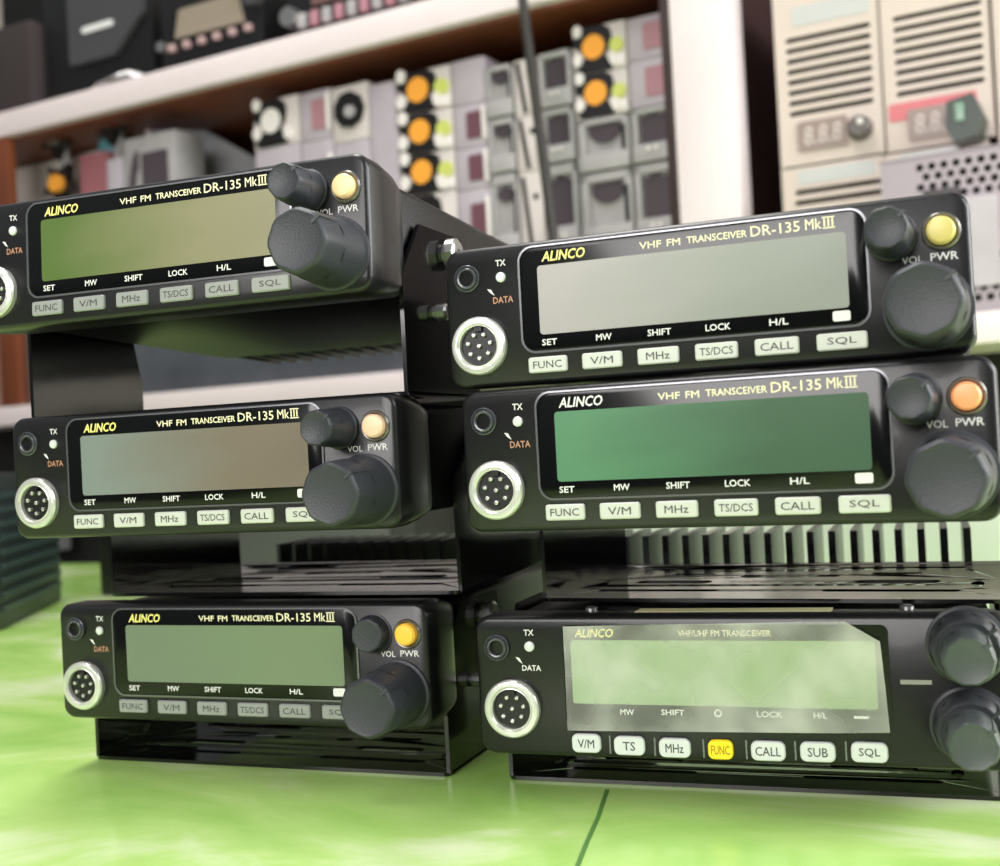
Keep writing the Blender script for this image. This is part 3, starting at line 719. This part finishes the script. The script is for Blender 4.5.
# crumpled paper on the shelf edge
u0p, zp = bg(90, 86, 0); u1p, _ = bg(134, 76, 0)
t = bgroot('crumpled_paper', u0p, .0, zt)
bm = bmesh.new(); g = {}
for i in range(15):
    for j in range(6):
        hgt = .002+(.016*math.sin(math.pi*i/14)*math.sin(math.pi*(j+.5)/6)+random.uniform(0, .003))
        g[i, j] = bm.verts.new(((u1p-u0p)*i/14, .002+.055*j/5, hgt if 0 < i < 14 else .001))
for i in range(14):
    for j in range(5): bm.faces.new((g[i, j], g[i+1, j], g[i+1, j+1], g[i, j+1]))
o = finish('sheet', bm, mat('paper_white', s2l(245, 243, 242), .6), t, 0); tag(t, 'crumpled white paper on the front edge of the upper shelf', 'paper')
# base station with beige display
t, w, h = simplebox('shelf_radio', 160, -28, 262, 46, .03, .14, BLKG, 'black shelf radio with a beige display and row of pinkish buttons', 'radio', zt, group='radios on the upper shelf')
a, b_, z0, z1 = brect(176, 2, 245, 32, .03); a0 = brect(160, -28, 262, 46, .03)[0]
bm = bmesh.new(); thick(bm, [(a-a0, z0-zt+.002), (b_-a0, z0-zt), (b_-a0-.008, z1-zt), (a-a0+.008, z1-zt)], -.004, .001); finish('display', bm, mat('display_beige', s2l(150, 138, 122), .4), t, 0)
for i in range(6):
    x = a-a0-.006+(b_-a+.012)*i/5.; bm = bmesh.new(); box(bm, x-.0045, x+.0045, -.006, .001, z0-zt-.012, z0-zt-.004, .001); finish('button', bm, mat('button_pinkish', s2l(190, 160, 158), .4), t)
bm = bmesh.new(); thick(bm, circ(-.0+.004, z0-zt-.004, .006), -.008, .001); finish('chrome_knob', bm, CHROMED, t, 0)
bm = bmesh.new(); thick(bm, circ(w-.008, z1-zt-.01, .011), -.012, .001); finish('dark_knob', bm, DKG, t, 0)
t, w, h = simplebox('shelf_radio', 286, -30, 425, 18, .03, .14, BLKG, 'black shelf radio with reddish grey controls, right of the beige display one', 'radio', zt, group='radios on the upper shelf')
for i in range(9):
    x = w*(.1+.092*i); bm = bmesh.new(); box(bm, x, x+w*.06, -.006, .001, .016, .032, .001); finish('button', bm, PINK if i % 2 else GREYC, t)
bm = bmesh.new(); thick(bm, circ(w*.05, .03, .011), -.012, .001); finish('chrome_knob', bm, CHROMED, t, 0)
bm = bmesh.new(); box(bm, w*.2, w*.9, -.003, .001, .038, .05, .001); finish('display', bm, mat('display_reddish', s2l(120, 92, 90), .4), t)

# ------------------------------------------------------------------ beige power supplies on the right
BEIGE = mat('psu_beige', s2l(212, 196, 186), .5, noise=.03, nscale=20)
SLOT = mat('psu_inside', s2l(26, 17, 14), .8)
def psu(x0, y0, x1, y1, off, slots, zbot, zgap, label, disp=None, knobp=None, strip=None, sticker=None, dark=0):
    a, b_, z0, z1 = brect(x0, y0, x1, y1, off)
    if zbot is not None: z0 = zbot
    if zgap is not None: z1 = zgap
    t = bgroot('power_supply', a, off, z0); w = b_-a; h = z1-z0
    holes = []
    for (sx0, sx1, sy) in slots:
        c0 = brect(sx0, sy-2.7, sx1, sy+2.7, off)
        holes.append(rr(c0[0]-a, c0[1]-a, c0[2]-z0, c0[3]-z0, (c0[3]-c0[2])*.45, 3))
    bm = sheet('f', rr(0, w, 0, h, .003, 4), holes, .003, None)
    finish('vented_front', bm, BEIGE, t, 0)
    bm = bmesh.new()
    box(bm, .0, w, .0015, .2, 0, h, .001)
    # solid block painted dark to give the slots their shade
    finish('cabinet', bm, SLOT, t)
    for s_ in (0, 1):
        bm = bmesh.new(); box(bm, (-.0008 if s_ == 0 else w-.0007), (.0007 if s_ == 0 else w+.0008), -.0015, .2, 0, h); finish('side_cover', bm, BEIGE, t, 0)
    bm = bmesh.new(); box(bm, 0, w, -.0015, .2, -.0, .0012); finish('bottom_cover', bm, BEIGE, t, 0)
    if disp:
        c0 = brect(*disp, off); bm = bmesh.new(); thick(bm, rr(c0[0]-a, c0[1]-a, c0[2]-z0, c0[3]-z0, .003, 4), -.003, .0); d = finish('digit_display', bm, mat('display_taupe', s2l(150, 130, 122), .35), t, 0)
        bm = bmesh.new(); ww = c0[1]-c0[0]
        text_into(bm, '8.8.8', (c0[0]-a+ww*.14)*1000, (c0[1]-a-ww*.12)*1000, ((c0[2]+c0[3])/2-z0)*1000, (c0[3]-c0[2])*620, -3.3, .02, .1); scale_mm(bm); finish('digits', bm, mat('digits_pale', s2l(205, 190, 184), .4), d, 0)
    if knobp:
        u, z = bg(*knobp, off); bm = bmesh.new(); disc_loft(bm, u-a, z-z0, [(0, .011), (-.010, .010), (-.012, .0075)], n=20); kn = finish('knob', bm, mat('knob_grey_brown', s2l(92, 84, 80), .35), t)
        bm = bmesh.new(); disc_loft(bm, u-a+.002, z-z0+.004, [(-.0115, .003), (-.0135, .0025)], n=12); finish('knob_marker', bm, WDISC, kn)
    if strip:
        c0 = brect(*strip, off); bm = bmesh.new(); thick(bm, rr(c0[0]-a, c0[1]-a, c0[2]-z0, c0[3]-z0, .002, 3), -.0022, 0); s = finish('red_label', bm, mat('label_red', s2l(214, 118, 124), .5), t, 0); s['label'] = 'pinkish red label strip'
    if sticker:
        c0 = brect(*sticker, off); bm = bmesh.new(); thick(bm, rr(c0[0]-a, c0[1]-a, c0[2]-z0, c0[3]-z0, .002, 3), -.002, 0); finish('pale_sticker', bm, mat('sticker_bluegrey', s2l(196, 196, 194), .4), t, 0)
    tag(t, label, 'power supply', 'beige power supplies stacked at the right')
    return z0
sl1 = [(785, 871, 33.5+10.6*i) for i in range(8)]
zA = bg(833, 161, .02)[1]; 
psu(777, -25, 880, 161, .02, [(a+i*.6, b+i*.5, y) for i, (a, b, y) in enumerate(sl1)], zA, None, 'beige power supply with eight slots and small round knob, upper left of the power supplies', (798, 119, 849, 149), (861, 129), None, (792, 0, 870, 20))
sl2 = [(795, 884, 187+10.6*i) for i in range(2)]
psu(787, 170, 888, 340, .02, sl2, z2t, zA-.0015, 'beige power supply under the one with the round knob, mostly behind the top radio', None, None, None, (798, 166, 876, 180))
zB = bg(935, 146, .02)[1]
sl3 = [(892, 982, 11+10.9*i) for i in range(8)]
psu(883, -40, 990, 146, .02, [(a+i*.6, b+i*.5, y) for i, (a, b, y) in enumerate(sl3)], zB, None, 'beige power supply with a pinkish red label strip above its digit display', (908, 106, 963, 138), None, (889, 98, 978, 116), None)
psu(890, 160, 994, 340, .02, [(905, 915, 174)], z2t, zB-.0015, 'beige power supply under the red-labelled one, behind the perforated unit', None, None, None, (899, 150, 960, 166))
psu(1001, -40, 1060, 340, .02, [(1010, 1050, 33.5+10.6*i) for i in range(8)], z2t, None, 'beige power supply cut by the right photo edge')
# green-black connector hanging on the red-labelled supply
u, z = bg(967, 126, .02)
t = bgroot('cable_connector', u-.0, -.004, z)
bm = bmesh.new(); thick(bm, [(-.010, .014), (.010, .018), (.017, .0), (.012, -.016), (-.006, -.019), (-.012, -.006)], -.012, .0215); finish('connector_body', bm, mat('connector_green', s2l(34, 50, 40), .35), t, 0)
bm = bmesh.new(); box(bm, -.004, .003, -.015, -.011, -.004, .011, .001); finish('connector_highlight', bm, mat('connector_pale_green', s2l(130, 160, 140), .3), t)
tag(t, 'dark green connector clipped beside the digit display of the red-labelled supply', 'connector')
# perforated unit
off = -.055
a, b_, z0, z1 = brect(884, 152, 1030, 322, off)
t = bgroot('perforated_case', a, off, z2t); w = b_-a; h = z1-z2t
holes = []
zz_ = h-.008; row = 0
while zz_ > h-.035:
    x = .03+(.0045 if row % 2 else 0)
    while x < w-.008: holes.append(circ(x, zz_, .0031, 10)); x += .009
    zz_ -= .0078; row += 1
zz_ = h*.34
while zz_ > h*.05:
    x = w*.55+(.0045 if row % 2 else 0)
    while x < w-.008: holes.append(circ(x, zz_, .0031, 10)); x += .009
    zz_ -= .0078; row += 1
bm = sheet('f', rr(0, w, 0, h, .003, 3), holes, .0016, None); finish('perforated_front', bm, mat('perf_metal', s2l(150, 140, 146), .4, metal=.2), t, 0)
bm = bmesh.new(); box(bm, .0005, w-.0005, .0025, .07, 0, h-.001, .001); finish('case_body', bm, mat('perf_inside', s2l(30, 26, 28), .7), t)
bm = bmesh.new(); box(bm, 0, w, -.0008, .07, h-.0012, h+.0012); finish('top_cover', bm, mat('perf_metal', (0, 0, 0)), t, 0)
c0 = brect(966, 196, 1000, 286, off); bm = bmesh.new(); thick(bm, rr(c0[0]-a, c0[1]-a, c0[2]-z2t, c0[3]-z2t, .003, 3), -.004, 0); finish('lilac_label', bm, LILAC, t, 0)
bm = bmesh.new(); box(bm, w*.3, c0[0]-a-.002, -.003, 0, c0[2]-z2t-.004, c0[3]-z2t+.01, .001); finish('dark_band', bm, mat('band_dark', s2l(70, 62, 66), .4), t)
tag(t, 'grey perforated metal case with a lilac label at the right edge behind the top radio', 'case')
# a small shelf-front extension carries it
sbox('front_ledge', bg(880, 340, off)[0]-.01, bg(1040, 340, off)[0], off-.004, 0, z2b, z2t, WHITE, sh)
pb = an.location; 
sbox('front_ledge', (Vector((pb.x, pb.y, 0))-BO).dot(UX)-.04, (Vector((pb.x, pb.y, 0))-BO).dot(UX)+.04, (Vector((pb.x, pb.y, 0))-BO).dot(NY)-.03, 0, z2b, z2t, WHITE, sh)

# ------------------------------------------------------------------ things standing at the back of the table
q = tab(545, 560)
t = empty('white_carton', (0.06, .66, TZ), math.radians(-20)); bm = bmesh.new(); box(bm, 0, .30, 0, .14, 0, .078, .002); finish('carton_body', bm, mat('carton_white', s2l(240, 242, 238), .5), t)
bm = bmesh.new(); box(bm, .0, .30, .066, .074, .0778, .0786); finish('tape_strip', bm, mat('tape', s2l(210, 205, 190), .3), t, 0)
tag(t, 'white carton behind the right stack, seen through the gap under the middle radio', 'carton')
P1 = tab(-2, 632); P2 = tab(62, 600)
ang = math.atan2((P2-P1).y, (P2-P1).x)
L = (P2-P1).length
t = empty('grille_case', P1, ang)
bm = bmesh.new(); box(bm, 0, L, 0, .16, 0, .105, .002); finish('case_body', bm, mat('case_teal_black', s2l(24, 32, 32), .4), t)
for i in range(9):
    bm = bmesh.new(); box(bm, .01, L-.01, -.003, .001, .012+.0095*i, .016+.0095*i); finish('grille_bar', bm, mat('grille_teal', s2l(40, 54, 54), .35), t, 0)
tag(t, 'black ribbed case on the table left of the left stack', 'case')
t = empty('dark_blocker', (-.335, 1.0, TZ), math.radians(-22)); bm = bmesh.new(); box(bm, 0, .29, 0, .16, 0, .115, .003); finish('case_body', bm, BLKG, t)  # block added so the gaps of the left stack read dark
bm = bmesh.new(); box(bm, .02, .27, -.002, .001, .02, .095, .001); finish('front_plate', bm, DKG, t)
tag(t, 'black block added behind the left stack of radios to darken the gaps', 'case')
simplebox('grey_box', -60, 488, 12, 530, -.02, .09, mat('box_mid_grey', s2l(120, 120, 120), .5), 'grey box at the left photo edge behind the left stack', 'box', TZ+.0)

# ------------------------------------------------------------------ room
def plane(name, pts, m_):
    bm = bmesh.new(); bm.faces.new([bm.verts.new(p) for p in pts]); o = finish(name, bm, m_, None, 0); o['kind'] = 'structure'; return o
plane('floor', [(-3, -3, 0), (3, -3, 0), (3, 4, 0), (-3, 4, 0)], mat('floor_tile', s2l(150, 140, 130), .4, noise=.1, nscale=3))
pw = BO+NY*.36
plane('wall_back', [tuple(pw-UX*3), tuple(pw+UX*3), tuple(pw+UX*3+Vector((0, 0, 2.8))), tuple(pw-UX*3+Vector((0, 0, 2.8)))], mat('wall_paint', s2l(200, 190, 178), .7, noise=.03, nscale=4))

# ------------------------------------------------------------------ light
w = bpy.data.worlds.new('room_light'); bpy.context.scene.world = w; w.use_nodes = True
nt = w.node_tree; bgN = nt.nodes['Background']
tc = nt.nodes.new('ShaderNodeTexCoord'); sx = nt.nodes.new('ShaderNodeSeparateXYZ'); nt.links.new(tc.outputs['Generated'], sx.inputs[0])
rp = nt.nodes.new('ShaderNodeValToRGB'); rp.color_ramp.elements[0].position = .35; rp.color_ramp.elements[0].color = (.10, .11, .10, 1)
rp.color_ramp.elements[1].position = .85; rp.color_ramp.elements[1].color = (.9, .93, .95, 1)
mr = nt.nodes.new('ShaderNodeMapRange'); mr.inputs['From Min'].default_value = -1; nt.links.new(sx.outputs['Z'], mr.inputs['Value']); nt.links.new(mr.outputs[0], rp.inputs['Fac'])
nt.links.new(rp.outputs['Color'], bgN.inputs['Color']); bgN.inputs['Strength'].default_value = .45
def area(name, loc, target, size, sy, power, col=(1, 1, 1)):
    l = bpy.data.lights.new(name, 'AREA'); l.shape = 'RECTANGLE'; l.size = size; l.size_y = sy; l.energy = power; l.color = col
    o = bpy.data.objects.new(name, l); C.objects.link(o); o.location = loc
    o.rotation_euler = (Vector(target)-Vector(loc)).to_track_quat('-Z', 'Y').to_euler()
    return o
area('ceiling_lamp', (-.3, .7, 2.6), (0, .6, .8), 1.6, .5, 42, (1, .98, .95))
area('window_light', (1.6, -.6, 1.9), (0, .5, .85), 1.2, 1.0, 34, (.95, .98, 1))
area('shelf_fill', (-.7, -.7, 1.35), (-.25, 1.3, 1.12), .9, .6, 23, (1, .96, .94))  # fill light added low in front to brighten the shelf bays
area('side_fill', (1.35, .25, 1.15), (.1, .6, .82), .8, .7, 24, (1, 1, 1))  # fill light added at the right for the white carton and panel edges
sc = bpy.context.scene
sc.view_settings.view_transform = 'Standard'; sc.view_settings.look = 'None'; sc.view_settings.exposure = -0.36
